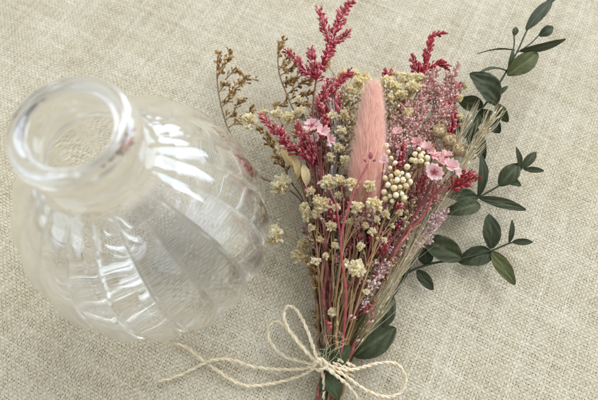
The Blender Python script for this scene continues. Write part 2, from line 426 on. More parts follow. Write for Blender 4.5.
statice('statice_stem', 'crimson statice deep in the bundle behind the ivory berries', (3, .6, [(362, 300, 1.2), (382, 230, 1.6), (398, 160, 1.7)]),
        [[(392, 190, 1.9), (398, 165, 1.9), (402, 145, 1.9)], [(405, 215, 1.7), (418, 190, 1.9), (424, 176, 1.9)], [(445, 150, 1.2), (452, 130, 1.2), (452, 112, 1.2)], [(444, 112, 1.3), (453, 96, 1.3), (458, 84, 1.3)]], 'crimson', 'stem_red', G, L=.0024)

# ---------------------------------------------------------------- mauve heather sprays
def heather(label, main, targets, mat='mauve', L=.0020, W=.0011):
    du, th, pts = main
    sp = catmull(stem_pts(du, th, pts)); root = thing('heather_spray', label, 'dried flower', sp[0], 'heather sprays in the bouquet')
    m = MB(); m.tube(sp, lambda t: .0006*(1-.5*t), 6, .5); tw = []
    for (u, v, h) in targets:
        tip = P(u, v, h); d = [(tip-q).length for q in sp]
        j = min(range(len(sp)), key=lambda i: abs(d[i]-R_.uniform(.020, .030))+(0 if i > len(sp)*.35 else 1))
        a = sp[j]; dirn = (sp[min(len(sp)-1, j+5)]-a).normalized()
        mid = a.lerp(tip, .5)+dirn*.002+rnd_unit()*.001
        q = catmull([a, mid, tip], .001); m.tube(q, .00022, 4, .4); tw.append(q)
    m.build('stem', M['stem_brown'], root)
    for q in tw:
        k = int(len(q)*.25)
        spike(q[k::3]+[q[-1]], L=L, W=W, dens=1.1, spread=.8, tint=(.15, .95), stem_r=.0002).build('flower_spike', M[mat], root)
        # side twigs
        s2 = MB()
        for i in range(3):
            a = q[int(len(q)*R_.uniform(.3, .8))]; b = a+(q[-1]-q[0]).normalized()*R_.uniform(.004, .007)+rnd_unit()*.003
            s = spike([a, a.lerp(b, .5)+rnd_unit()*.0003, b], L=L, W=W, dens=1.0, tint=(.15, .95), stem_r=.0002)
            o = len(s2.v); s2.v += s.v; s2.f += [tuple(x+o for x in f) for f in s.f]; s2.t += s.t
        s2.build('side_twig', M[mat], root)
    return root
heather('airy mauve heather spray standing right of the bunny tail, reaching the hooked red tip', (4, .7, [(375, 250, 1.3), (395, 170, 1.5), (412, 120, 1.5)]),
        [(430, 78, 1.5), (438, 70, 1.5), (424, 90, 1.5), (418, 100, 1.5), (434, 92, 1.4), (410, 108, 1.6), (404, 118, 1.6), (414, 126, 1.7), (428, 108, 1.6), (400, 100, 1.4), (407, 90, 1.2)])
heather('pinkish mauve heather spray at the right, beside the dark folded eucalyptus leaf', (7, .6, [(382, 250, 1.1), (410, 180, 1.3), (432, 130, 1.3)]),
        [(448, 76, 1.3), (458, 64, 1.3), (452, 92, 1.3), (441, 88, 1.4), (456, 108, 1.2), (444, 108, 1.4), (436, 116, 1.5), (450, 122, 1.3), (430, 126, 1.6), (422, 138, 1.6), (461, 84, 1.2)])
heather('short mauve heather spray tucked between bunny tail and ivory berries', (2, .75, [(368, 260, 1.5), (384, 190, 1.8)]),
        [(392, 118, 1.7), (397, 130, 1.8), (388, 138, 1.8), (402, 142, 1.8), (393, 150, 1.9), (408, 134, 1.8)])
heather('lilac tipped heather sprig lying low over the straw plume on the right', (11, .5, [(385, 285, 1.0), (410, 245, 1.3)]),
        [(445, 212, 1.6), (432, 218, 1.6), (398, 228, 1.7), (388, 244, 1.7)], mat='lilac', L=.0022)
heather('pale dusty heather sprig low in the bundle above the twine', (3, .85, [(352, 320, 1.6), (365, 285, 1.9)]),
        [(384, 262, 2.0), (378, 275, 2.0), (390, 250, 1.9), (367, 262, 2.0)], mat='lilac', L=.0018)

# ---------------------------------------------------------------- brown limonium sprays
def limonium(label, main, branches, mat='brown', dens=.75):
    root = statice('limonium_spray', label, main, [], mat, 'stem_brown', 'brown limonium sprays', r=.0005)
    du, th, pts = main; sp = catmull(stem_pts(du, th, pts))
    for br in branches:
        q = [P(*a) for a in br]; m = MB(); mp = catmull(q, .0006)
        m.tube(mp, .00022, 4, .3); T, N = frames(mp)
        for i in range(2, len(mp), 4):
            a = mp[i]; nn = rnd_unit(); nn = (nn-T[i]*nn.dot(T[i])).normalized()
            b = a+(T[i]*.7+nn*.7)*R_.uniform(.0012, .0026); m.tube([a, b], .00014, 3, .3)
            for k in range(R_.randint(2, 4)):
                m.floret(a.lerp(b, R_.uniform(.3, 1)), (T[i]+nn*.5+rnd_unit()*.6), R_.uniform(.0014, .0027), .0012, R_.uniform(.1, .9), 4)
        for k in range(int(len(mp)*dens*1.3)):
            i = R_.randrange(len(mp)//4, len(mp)); m.floret(mp[i], T[i]+rnd_unit()*.7, R_.uniform(.0014, .0028), .0012, R_.uniform(.1, .95), 4)
        m.build('bract_cluster', M[mat], root)
    return root
limonium('brown limonium spray farthest left, curving beside the glass vase', (-12, .35, [(318, 300, .6), (308, 215, .6), (285, 187, .5), (262, 178, .5), (245, 160, .6), (230, 133, .7), (221, 105, .7), (217, 78, .7), (218, 55, .7)]),
         [[(217, 82, .7), (219, 68, .8), (219, 54, .8)], [(218, 76, .7), (225, 66, .8), (231, 55, .8)], [(225, 80, .8), (234, 72, .9), (245, 76, .9)], [(220, 104, .7), (229, 95, .8), (240, 85, .9), (248, 79, .9)],
          [(219, 92, .7), (224, 86, .8)], [(221, 108, .7), (229, 99, .8), (231, 94, .8)], [(224, 122, .7), (234, 112, .8), (238, 102, .9), (244, 100, .9)], [(228, 128, .7), (242, 118, .8), (252, 110, .8)]])
limonium('brown limonium spray arching to a bent tip just left of the tallest statice', (-8, .5, [(316, 300, 1.0), (312, 200, 1.2), (300, 130, 1.4), (289, 100, 1.4), (279, 72, 1.4), (278, 45, 1.4)]),
         [[(278, 60, 1.4), (280, 48, 1.4), (284, 41, 1.4)], [(279, 70, 1.4), (286, 60, 1.4), (291, 56, 1.4)], [(280, 76, 1.4), (291, 68, 1.5), (297, 63, 1.5)], [(284, 88, 1.4), (292, 80, 1.5), (303, 75, 1.5)],
          [(286, 95, 1.4), (298, 86, 1.5), (309, 80, 1.5)], [(289, 100, 1.4), (300, 95, 1.5), (312, 93, 1.5)], [(294, 112, 1.4), (302, 106, 1.5), (314, 106, 1.5)], [(281, 82, 1.4), (287, 84, 1.5)], [(279, 66, 1.4), (284, 68, 1.4)], [(291, 104, 1.4), (297, 102, 1.5)]])
limonium('small dark limonium spray hanging under the left statice spikes', (-10, .4, [(314, 290, .8), (306, 210, .9), (290, 180, .9), (276, 150, .9)]),
         [[(284, 168, .9), (278, 156, .9), (272, 144, .9)], [(288, 176, .9), (283, 164, .9)], [(276, 150, .9), (268, 138, .9), (262, 130, .9)], [(272, 112, 1.0), (280, 105, 1.0), (286, 102, 1.0)]])
limonium('beige limonium spray filling the gap left of the bunny tail tip', (-2, .7, [(336, 280, 1.4), (338, 200, 1.8), (340, 140, 1.8)], ),
         [[(338, 130, 1.8), (334, 112, 1.8), (330, 102, 1.8)], [(340, 125, 1.8), (342, 108, 1.8), (345, 95, 1.8)], [(342, 120, 1.8), (350, 108, 1.8), (358, 98, 1.8)], [(338, 140, 1.8), (344, 130, 1.8), (352, 120, 1.8)],
          [(336, 150, 1.9), (330, 138, 1.9), (334, 128, 1.9)], [(340, 150, 1.9), (346, 142, 1.9), (350, 134, 1.9)], [(338, 108, 1.8), (346, 92, 1.8)], [(340, 160, 2.0), (344, 150, 2.0)]], mat='beige', dens=1.0)
limonium('beige limonium spray behind the bunny tail on its right side', (2, .6, [(365, 260, 1.2), (385, 180, 1.5), (398, 125, 1.5)]),
         [[(392, 120, 1.5), (396, 108, 1.5), (402, 98, 1.5)], [(398, 130, 1.5), (408, 118, 1.5), (416, 108, 1.5)], [(396, 140, 1.6), (404, 130, 1.6)], [(388, 110, 1.4), (384, 98, 1.4), (390, 90, 1.4)], [(410, 100, 1.4), (412, 90, 1.4)]], mat='beige')

limonium('beige limonium spray rising behind the left pink blossoms', (-5, .5, [(322, 280, 1.1), (322, 190, 1.4), (322, 140, 1.5)]),
         [[(322, 140, 1.5), (312, 125, 1.5), (304, 118, 1.5)], [(322, 135, 1.5), (330, 120, 1.5), (332, 105, 1.5)], [(320, 150, 1.5), (306, 140, 1.5), (296, 134, 1.5)], [(322, 150, 1.6), (332, 140, 1.6), (338, 128, 1.6)], [(321, 165, 1.6), (308, 158, 1.6), (298, 150, 1.6)], [(322, 175, 1.6), (334, 165, 1.7), (342, 156, 1.7)], [(321, 190, 1.6), (311, 182, 1.6), (304, 172, 1.6)]], mat='beige', dens=1.0)
limonium('brown limonium spray filling the bundle under the ivory berries', (1, .7, [(352, 290, 1.5), (375, 220, 1.8), (390, 180, 1.8)]),
         [[(365, 250, 1.7), (358, 236, 1.8), (355, 226, 1.8)], [(372, 235, 1.8), (384, 226, 1.9), (390, 216, 1.9)], [(380, 215, 1.8), (396, 208, 1.9), (406, 204, 1.9)], [(360, 265, 1.7), (374, 256, 1.8), (380, 246, 1.8)], [(352, 290, 1.6), (344, 276, 1.7), (340, 264, 1.7)], [(385, 205, 1.8), (378, 190, 1.8), (380, 180, 1.8)]])
limonium('brown limonium spray showing between crimson stems low on the left', (-7, .8, [(326, 300, 1.6), (322, 250, 1.9)]),
         [[(325, 290, 1.7), (316, 280, 1.7), (312, 268, 1.7)], [(323, 265, 1.9), (332, 254, 1.9), (334, 242, 1.9)], [(322, 250, 1.9), (314, 238, 1.9), (312, 226, 1.9)], [(322, 250, 1.9), (328, 234, 1.9), (326, 222, 1.9)], [(327, 305, 1.7), (338, 296, 1.8), (342, 284, 1.8)]])
heather('muted pink heather spray lying beneath the blossoms on the right', (8, .55, [(378, 270, 1.1), (402, 220, 1.5), (415, 195, 1.6)]),
        [(428, 190, 1.8), (420, 182, 1.8), (436, 198, 1.7), (412, 176, 1.8), (446, 182, 1.7), (404, 206, 1.9), (418, 206, 1.8)])

def fill_sprays():
    for k in range(18):
        v = R_.uniform(205, 300); half = 12+(360-v)*.33; c = 338+(360-v)*.17; e = -1+2*((k*.618) % 1)
        u = c+e*half*.85; h = R_.uniform(1.6, 2.6)-.5*abs(e); mat = ('mauve', 'lilac', 'beige', 'crimson', 'brown', 'mauve')[k % 6]
        br = []
        for q in range(R_.randint(3, 5)):
            a = R_.uniform(0, 28); s_ = R_.choice((-1, 1)); du = s_*R_.uniform(3, 10)
            br.append([(u-e*a*.3, v+a, h-.1), (u-e*a*.3+du*.6, v+a-9, h), (u-e*a*.3+du+e*3, v+a-R_.uniform(14, 24), h+.1)])
        limonium('thin sprig of tiny dried florets packed low inside the bundle', (e*10, .6+.3*R_.random(), [(338+e*14, 325, h*.75), (u-e*6, v+28, h-.1), (u, v, h)]), br, mat=mat, dens=.8)['group'] = 'tiny floret sprigs inside the bundle'
fill_sprays()

# ---------------------------------------------------------------- gypsophila
def pom(c, r, up, n=70, tone=.0):
    m = MB(); m.blob(c, r*.5, .45+tone, 8, 5); k0 = R_.uniform(0, 50)
    for k in range(int(n*2.0)):
        d = rnd_unit()
        if d.dot(up) < -.55: d = -d
        lay = R_.uniform(.25, .55)
        base = c+d*r*lay*.6; dd = (d+rnd_unit()*.45).normalized()
        m.petal(base, dd, rnd_unit(), r*R_.uniform(.45, .8)*(1+.9*noise.noise(d*1.6+Vector((k0, 0, 0)))), r*R_.uniform(.28, .55), cup=R_.uniform(-.2, .35), tint=R_.uniform(.35, .9)+tone, ruff=.35)
    return m
def gyps(label, main, blooms, mat='cream', stem_mat='stem_tan', buds=4, part='blossom', r=.00042, name='gypsophila_stem'):
    du, th, pts = main
    sp = catmull(stem_pts(du, th, pts)); root = thing(name, label, 'dried flower', sp[0], 'cream gypsophila stems')
    m = MB(); m.tube(sp, lambda t: r*(1-.4*t), 5, .5); bs = []
    for (u, v, h, rp) in blooms:
        c = P(u, v, h); rr = rp*px(u, v, h)
        ds = [(c-q).length for q in sp]; mn = min(ds)
        tgt = max(mn*1.15, .009)
        j = min(range(len(sp)), key=lambda i: abs(ds[i]-tgt)+(.5 if i > ds.index(mn) else 0)+(.5 if i < len(sp)*.25 else 0))
        a = sp[j]; dirn = (sp[min(len(sp)-1, j+4)]-a).normalized()
        q = catmull([a, a.lerp(c, .55)+dirn*(c-a).length*.16, c], .001)
        m.tube(q, .00018, 4, .5)
        up = (q[-1]-q[-3]).normalized()
        bs.append((c, rr, (up+Vector((0, 0, .8))).normalized()))
        if R_.random() < .5 and buds:
            k = len(q)//2; b = q[k]+rnd_unit()*.004+dirn*.003; m.tube([q[k], b], .00013, 3, .5); m.blob(b, .0006, .9, 6, 4)
    m.build('stem', M[stem_mat], root)
    for (c, rr, up) in bs:
        pom(c, rr, up, n=int(45+rr*9000), tone=R_.uniform(-.08, .1)).build(part, M[mat], root)
    return root
gyps('gypsophila stem with two big cream poms over bare linen beside the vase', (-12, .6, [(318, 300, 1.0), (305, 255, 1.1), (297, 236, 1.2)]),
     [(283, 187, 1.3, 11), (276, 236, 1.1, 10.5), (305, 245, 1.2, 7), (303, 257, 1.1, 8), (297, 254, 1.0, 6)])
gyps('gypsophila stem with small cream blossoms left of the thick crimson stems', (-9, .8, [(320, 300, 1.6), (318, 260, 2.0), (316, 235, 2.1)]),
     [(308, 216, 2.0, 7.5), (304, 208, 2.0, 5), (321, 206, 2.4, 9), (321, 240, 2.2, 4), (327, 184, 2.5, 8.5), (316, 214, 2.3, 5)])
gyps('gypsophila stem with cream blossoms in front of the bunny tail foot', (-2, .95, [(336, 300, 2.0), (345, 240, 2.6)]),
     [(340, 182, 2.6, 7), (352, 185, 3.0, 7), (369, 186, 3.2, 6), (357, 207, 3.2, 6.5), (374, 205, 3.2, 8.5), (365, 226, 2.7, 4), (350, 222, 2.7, 4)])
gyps('gypsophila stem bearing one ragged cream bloom low in the bundle', (0, .95, [(348, 320, 1.9), (352, 290, 2.4)]), [(356, 268, 2.7, 9), (392, 226, 2.4, 2.8), (333, 312, 1.9, 5)])
gyps('gypsophila stem with cream blooms beside the left crimson spikes', (-10, .5, [(316, 290, 1.0), (308, 220, 1.2), (298, 165, 1.4)]),
     [(250, 122, 1.2, 8), (277, 116, 1.3, 7), (291, 119, 1.5, 8), (284, 150, 1.4, 7), (294, 158, 1.5, 6), (264, 113, 1.2, 5), (300, 176, 1.5, 6), (302, 145, 1.6, 5)])
gyps('gypsophila stem of small loose blooms over the left stems of the bundle', (-8, .85, [(324, 310, 1.7), (322, 270, 2.1), (328, 240, 2.3)]),
     [(316, 262, 2.3, 5), (331, 226, 2.5, 5), (336, 208, 2.6, 5), (312, 228, 2.2, 4), (326, 256, 2.3, 3.5), (335, 246, 2.4, 4), (311, 192, 2.2, 5), (338, 196, 2.5, 4)])
gyps('gypsophila stem of small loose blooms running through the bundle centre', (3, .95, [(354, 315, 1.9), (368, 270, 2.4), (378, 240, 2.5)]),
     [(372, 232, 2.7, 4.5), (386, 214, 2.8, 4.5), (361, 246, 2.6, 4), (346, 262, 2.5, 3.5), (384, 240, 2.5, 3), (366, 292, 2.2, 3.5), (399, 212, 2.6, 4), (377, 220, 2.8, 3.5)])
gyps('gypsophila stem with pale blooms peeping out left above the pink blossoms', (-4, .6, [(326, 280, 1.2), (326, 180, 1.8), (326, 140, 1.8)]),
     [(300, 112, 1.8, 5), (333, 118, 2.0, 6), (341, 132, 2.1, 6), (306, 132, 1.8, 4.5), (338, 148, 2.2, 5.5), (345, 160, 2.4, 5), (330, 158, 2.2, 5), (344, 116, 2.0, 5.5), (299, 100, 1.7, 4)])
GY = dict(mat='yellowcream')
gyps('yellowish cream gypsophila stem behind the bunny tail tip', (0, .6, [(345, 280, 1.2), (352, 180, 1.3), (356, 130, 1.3)]),
     [(360, 84, 1.4, 8), (350, 92, 1.4, 7), (364, 96, 1.4, 7), (349, 108, 1.5, 7), (340, 98, 1.5, 6), (343, 76, 1.3, 6), (386, 82, 1.3, 7), (336, 115, 1.6, 6), (352, 122, 1.6, 6), (328, 66, 1.3, 5), (333, 130, 1.7, 5)], **GY)
gyps('yellowish cream gypsophila stem between bunny tail and hooked red statice', (3, .6, [(362, 280, 1.2), (385, 190, 1.4), (402, 120, 1.4)]),
     [(394, 88, 1.4, 7), (405, 79, 1.3, 7), (418, 80, 1.4, 7), (422, 90, 1.5, 6.5), (412, 88, 1.5, 7), (401, 96, 1.5, 6), (408, 114, 1.6, 6), (390, 100, 1.4, 6), (395, 74, 1.2, 4), (429, 88, 1.4, 5)], **GY)
gyps('yellowish cream gypsophila stem at the right edge beside the heather', (6, .5, [(380, 260, 1.0), (420, 170, 1.1)]), [(458, 99, 1.3, 5), (463, 86, 1.1, 4), (443, 124, 1.3, 4), (460, 118, 1.1, 4.5)], **GY)

def papery():
    sp = catmull(stem_pts(-9, .6, [(318, 290, 1.1), (309, 220, 1.4), (304, 185, 1.5)])); root = thing('papery_bract_stem', 'stem with papery beige pointed bracts under the left crimson spikes', 'dried flower', sp[0])
    m = MB(); m.tube(sp, .0004, 5, .5); L_ = []
    for (u, v, u2, v2, h, w_) in ((292, 166, 282, 148, 1.6, 8), (298, 178, 292, 154, 1.7, 8), (307, 186, 303, 164, 1.8, 9), (312, 176, 309, 158, 1.8, 6)):
        a, b = P(u, v, h), P(u2, v2, h+.2); m.tube(catmull([sp[-6], sp[-6].lerp(a, .6), a], .001), .0002, 4, .5); L_.append((a, b, w_*px(u, v, h)))
    m.build('stem', M['stem_tan'], root)
    for a, b, w_ in L_:
        leaf_mesh(a, b, w_, Vector((.1, -.2, 1)), curl=.15, fold=.3, roll=R_.uniform(-.6, .6)).build('bract', M['cream'], root)

gyps('gypsophila stem with warm cream blooms in the gap left of the bunny tail tip', (-3, .5, [(330, 280, 1.1), (332, 190, 1.4), (334, 140, 1.4)]),
     [(334, 92, 1.4, 6), (344, 100, 1.5, 6.5), (352, 130, 1.6, 5.5), (326, 122, 1.6, 5), (346, 144, 1.7, 5), (354, 74, 1.3, 5), (366, 78, 1.3, 5.5)], **GY)
limonium('beige limonium spray packed right behind the bunny tail tip', (1, .5, [(352, 280, 1.0), (366, 180, 1.2), (378, 120, 1.2)]),
         [[(376, 118, 1.2), (366, 104, 1.2), (358, 90, 1.2)], [(378, 112, 1.2), (382, 98, 1.2), (384, 86, 1.2)], [(376, 130, 1.2), (390, 116, 1.3), (398, 106, 1.3)], [(374, 140, 1.2), (360, 126, 1.3), (350, 114, 1.3)], [(378, 125, 1.2), (388, 104, 1.3), (396, 90, 1.3)], [(372, 150, 1.3), (356, 140, 1.3), (346, 128, 1.3)]], mat='beige', dens=1.1)
heather('dusty pink heather spray between the two left crimson statices', (-6, .5, [(322, 280, 1.1), (322, 200, 1.4), (324, 150, 1.4)]),
        [(334, 78, 1.5), (344, 88, 1.5), (330, 100, 1.5), (318, 100, 1.6), (346, 112, 1.6), (312, 112, 1.6), (300, 138, 1.6), (336, 130, 1.7)])
heather('dusty pink heather spray low on the right between coral stem and straw', (7, .6, [(370, 290, 1.1), (390, 245, 1.5), (400, 225, 1.6)]),
        [(412, 212, 1.9), (404, 224, 1.9), (396, 216, 2.0), (420, 202, 1.9), (386, 232, 2.0), (390, 262, 1.8), (378, 250, 2.0)])

# ---------------------------------------------------------------- tan ribbed seed heads
def seed_heads():
    sp = catmull(stem_pts(6, .6, [(380, 250, 1.3), (415, 190, 1.6), (440, 160, 1.7)])); root = thing('seed_head_stem', 'three round tan ribbed seed heads right of the heather, beside the straw plume', 'dried seed head', sp[0])
    m = MB(); m.tube(sp, .00045, 5, .4); L_ = []
    for (u, v, h, r) in ((439, 132, 1.8, 7.5), (450, 141, 1.9, 7.5), (458, 150, 1.9, 7.5)):
        c = P(u, v, h); a = sp[-14]; m.tube(catmull([a, a.lerp(c, .5)+Vector((.001, 0, 0)), c], .001), .0003, 4, .4); L_.append((c, r*px(u, v, h), (c-a).normalized()))
    m.build('stem', M['stem_tan'], root)
    for c, r, ax in L_:
        b = MB(); b.blob(c, r*.86, .7, 54, 16, axis=(ax+Vector((0, 0, .6))), stretch=.92, rib=18, bump=.025)
        ux = (ax+Vector((0, 0, .6))).normalized()
        for k in range(150):
            d = rnd_unit(); tt = (ux-d*ux.dot(d))*.9+d*.5; b.petal(c+d*r*.78, tt, d, r*R_.uniform(.25, .42), r*.16, cup=.1, tint=R_.uniform(.2, .95), ruff=.2)
        b.build('seed_head', M['tan'], root)
        b2 = MB(); e = c+(ax+Vector((0, 0, .6))).normalized()*r*.9; b2.blob(e, r*.16, .1, 8, 4); b2.build('calyx_tip', M['stem_brown'], root)
seed_heads()

# ---------------------------------------------------------------- ivory berries
def berries(label, main, pts, r):
    du, th, p0 = main
    sp = catmull(stem_pts(du, th, p0)); root = thing('berry_stem', label, 'dried berries', sp[0], 'ivory berry clusters')
    m = MB(); m.tube(sp, .0005, 5, .4); end = sp[-1]; lst = []
    for (u, v, h) in pts:
        c = P(u, v, h); m.tube(catmull([end, end.lerp(c, .6)+rnd_unit()*.0008, c], .001), .00016, 3, .5); lst.append((c, r*px(u, v, h)*R_.uniform(.70, 1.1)))
    m.build('stem', M['stem_tan'], root)
    for c, q in lst:
        b = MB(); b.blob(c, q, R_.uniform(.1, .95), 12, 8, axis=rnd_unit(), stretch=R_.uniform(.82, 1.12), bump=.06); ax = rnd_unit()+Vector((-.1, -.2, 1)); b.build('berry', M['berry'], root)
        bb = MB(); ax.normalize(); bb.blob(c+ax*q*.95, q*.16, .2, 6, 3); bb.build('berry_tip', M['stem_brown'], root)
cl = [(388, 152, 2.9), (391, 158, 3.0), (386, 146, 2.7), (390, 168, 3.1), (395, 163, 3.0), (383, 172, 2.9), (397, 173, 3.2), (402, 173, 3.2), (407, 167, 3.0), (385, 178, 3.1), (391, 176, 3.2), (397, 180, 3.3), (403, 180, 3.2),
      (408, 176, 3.0), (388, 185, 3.1), (394, 188, 3.3), (400, 187, 3.3), (406, 186, 3.2), (410, 182, 2.9), (384, 192, 3.0), (390, 196, 3.1), (396, 195, 3.2), (402, 194, 3.2), (385, 199, 2.9), (392, 201, 3.0), (404, 198, 3.0), (399, 176, 2.9), (392, 182, 2.8), (400, 192, 2.9)]
berries('large drooping cluster of ivory berries at the bunny tail right foot', (3, .9, [(362, 290, 2.0), (382, 225, 2.5), (395, 200, 2.6)]), cl, 3.0)
berries('small knot of ivory berries above the star centred blossom', (5, .85, [(370, 280, 1.9), (405, 195, 2.4), (418, 168, 2.5)]), [(415, 154, 2.9), (416, 161, 2.9), (423, 153, 3.0), (421, 161, 3.1), (427, 158, 2.9), (412, 160, 2.8), (419, 149, 2.8), (427, 164, 2.8), (421, 156, 3.1)], 3.0)
def dark_berry():
    a, c = P(415, 172, 2.6), P(411, 157, 2.7); m = MB(); m.tube(catmull(stem_pts(4, .8, [(368, 280, 1.8), (400, 195, 2.4), (411, 157, 2.7)])), .00035, 5, .3)
    root = thing('dark_berry_stem', 'black shrivelled berries hiding left of the small ivory berry knot', 'dried berries', m.v[0])
    m.build('stem', M['stem_brown'], root); b = MB(); b.blob(c, .0012, .3, 10, 6, bump=.08); b.build('berry', M['darkberry'], root)
    b = MB(); b.blob(P(410, 163, 2.6), .0009, .3, 10, 6, bump=.1); b.build('berry', M['darkberry'], root)
dark_berry()

# ---------------------------------------------------------------- five-petal blossoms
def blossoms(label, main, fl, group='pink blossom sprigs'):
    du, th, p0 = main
    sp = catmull(stem_pts(du, th, p0)); root = thing('blossom_sprig', label, 'dried flower', sp[0], group)
    m = MB(); m.tube(sp, .0004, 5, .5); L_ = []
    for f in fl:
        (u, v, h, r, mat, nrm, star) = f; c = P(u, v, h); a = sp[-8]
        m.tube(catmull([a, a.lerp(c, .5)+Vector((0, 0, -.0006)), c], .001), .00022, 4, .5); L_.append((c, r*px(u, v, h), mat, Vector(nrm).normalized(), star))
    m.build('stem', M['stem_red'], root)
    for c, r, mat, n, star in L_:
        X = n.orthogonal().normalized(); Y = n.cross(X); ph = R_.random()*6; b = MB()
        for k in range(5):
            q = ph+k*2*math.pi/5+R_.uniform(-.12, .12); d = X*math.cos(q)+Y*math.sin(q)
            b.petal(c+d*r*.08, d+n*R_.uniform(-.05, .55), n+rnd_unit()*.25, r*R_.uniform(.8, 1.0), r*R_.uniform(.75, 1.0), cup=R_.uniform(.05, .4), tint=.62+R_.uniform(-.2, .2), ruff=.38, notch=.2, dt=.14)
        fo = b.build('blossom', M[mat], root)
        if star:
            s = MB()
            for k in range(5):
                q = ph+(k+.5)*2*math.pi/5; d = X*math.cos(q)+Y*math.sin(q)
                s.tube([c+n*r*.16, c+n*r*.24+d*r*.2, c+n*r*.26+d*r*.42], lambda t: r*.06*(1-.6*t), 5, .6)
            s.blob(c+n*r*.2, r*.10, .8, 8, 5); s.build('stamens', M['stamen'], fo)
blossoms('pale pink star centred blossom and rosy neighbours at the right of the bouquet', (8, .75, [(378, 280, 1.7), (415, 215, 2.3), (432, 185, 2.5)]),
         [(434, 173, 3.0, 10, 'blush', (-.2, -.1, 1), True), (450, 167, 2.8, 9, 'blush', (.3, .2, 1), False), (441, 162, 2.6, 8, 'rose', (0, .5, 1), False), (426, 148, 2.5, 8, 'rose', (-.2, .5, .9), False), (418, 143, 2.4, 7, 'rose', (-.5, .4, .8), False),
          (433, 155, 2.6, 8, 'rose', (.3, .3, 1), False), (456, 172, 2.6, 7, 'blush', (.7, 0, .7), False), (446, 156, 2.5, 7, 'rose', (.2, .6, .8), False)])
blossoms('light pink blossoms over the crimson spikes at the left of the bouquet', (-7, .8, [(325, 290, 1.7), (322, 200, 2.3), (320, 150, 2.5)]),
         [(312, 126, 2.8, 9, 'blush', (-.2, .2, 1), True), (322, 132, 2.8, 9, 'blush', (.3, .1, 1), False), (329, 140, 2.7, 7, 'blush', (.6, -.2, .7), False), (316, 137, 2.6, 6, 'blush', (-.3, -.4, .9), False)])
blossoms('single small pink blossom lying against the bunny tail right edge', (2, .9, [(360, 290, 2.1), (378, 210, 2.8), (386, 172, 2.9)]), [(384, 160, 3.3, 6, 'blush', (-.3, -.2, 1), False), (397, 132, 2.3, 6, 'blush', (0, .2, 1), False)])

# ---------------------------------------------------------------- bunny tail
def bunny():
    ax = [P(364, 214, 2.3), P(366, 190, 2.5), P(369, 150, 2.7), (P(372, 110, 2.6)), P(373, 91, 2.45)]
    sp = catmull(stem_pts(-1, .9, [(348, 300, 1.8), (358, 245, 2.1), (364, 214, 2.3)]))
    root = thing('bunny_tail_grass', 'fluffy salmon pink bunny tail grass head in the middle of the bouquet', 'dried grass', sp[0])
    m = MB(); m.tube(sp, .0006, 6, .5); m.build('stem', M['stem_tan'], root)
    a = catmull(ax, .0006); T, N = frames(a); n = len(a); K = px(369, 150, 2.7)
    def prof(t):  # core half width in metres
        w = 13.2*K*(1-.80*max(0, t-.15)**1.5)*min(1, .72+t*1.2); return w*(1 if t < .88 else 1-(t-.88)*3.2)
    core = MB(); core.tube(a, lambda t: prof(t)*.66*(1 if t < .93 else max(.15, (1-t)/.07)), 16, .35); core.build('core', M['bunny'], root)
    h = MB()
    for k in range(26000):
        t = R_.random()**.92; i = min(n-1, int(t*n)); B = T[i].cross(N[i]); q = R_.uniform(0, 2*math.pi); rad = (N[i]*math.cos(q)+B*math.sin(q))
        if rad.z < -.5 and R_.random() < .6: continue
        b0 = a[i]+rad*prof(t)*.6
        L_ = R_.uniform(.0045, .0105)*(1-.35*t); lean = R_.uniform(.22, .85)*(1.15-.35*t)
        d1 = (T[i]*.8+rad*lean+rnd_unit()*.12).normalized(); d2 = (T[i]*1.0+rad*lean*.45+rnd_unit()*.22).normalized()
        mid = b0+d1*L_*.5; h.hair(b0, mid, mid+d2*L_*.5, R_.uniform(.000022, .000048), min(1, .35+.5*R_.random()+.12*t))
    for k in range(900):
        t = R_.random(); i = min(n-1, int(t*n)); rad = rnd_unit(); rad = (rad-T[i]*rad.dot(T[i])).normalized(); b0 = a[i]+rad*prof(t)*.9
        d1 = (T[i]+rad*R_.uniform(.3, 1.3)+rnd_unit()*.3).normalized(); L_ = R_.uniform(.004, .010); mid = b0+d1*L_*.5
        h.hair(b0, mid, mid+(d1+rnd_unit()*.5).normalized()*L_*.5, .00002, R_.uniform(.6, 1))
    h.build('fluff', M['bunny'], root)
bunny()

# ---------------------------------------------------------------- straw plumes / grasses
def plume(label, main, r0, spread, n, Ls, mat='straw', lean=.5, stem_mat='stem_tan', w=(.00005, .00010), start=.45, group='straw grass plumes'):
    du, th, p0 = main
    sp = catmull(stem_pts(du, th, p0), .001); root = thing('grass_plume', label, 'dried grass', sp[0], group)
    m = MB(); m.tube(sp, lambda t: .0005*(1-.7*t), 5, .5); m.build('stem', M[stem_mat], root)
    T, N = frames(sp); nn = len(sp); h = MB(); g = MB()
    for k in range(n):
        t = start+(1-start)*R_.random(); i = min(nn-1, int(t*nn)); rd = rnd_unit(); rd = (rd-T[i]*rd.dot(T[i])).normalized()
        b0 = sp[i]+rd*r0*R_.random(); L_ = R_.uniform(*Ls); d1 = (T[i]+rd*lean*R_.uniform(.3, 1)).normalized(); d2 = (T[i]+rd*lean*R_.uniform(-.3, .9)+rnd_unit()*.12).normalized()
        mid = b0+d1*L_*.5; h.hair(b0, mid, mid+d2*L_*.5, R_.uniform(*w), R_.uniform(.15, 1))
        if k % 6 == 0: g.floret(b0, d1, R_.uniform(.003, .005), .0008, R_.uniform(.2, .9), 4)
    h.build('awns', M[mat], root); g.build('husks', M[mat], root)
plume('blond straw plume sweeping up the right side of the bundle from the twine', (10, .4, [(368, 325, .9), (390, 285, 1.2), (412, 248, 1.4), (436, 210, 1.4)]), .0018, 1, 430, (.008, .022), lean=.34, start=.30, w=(.00004, .00009))
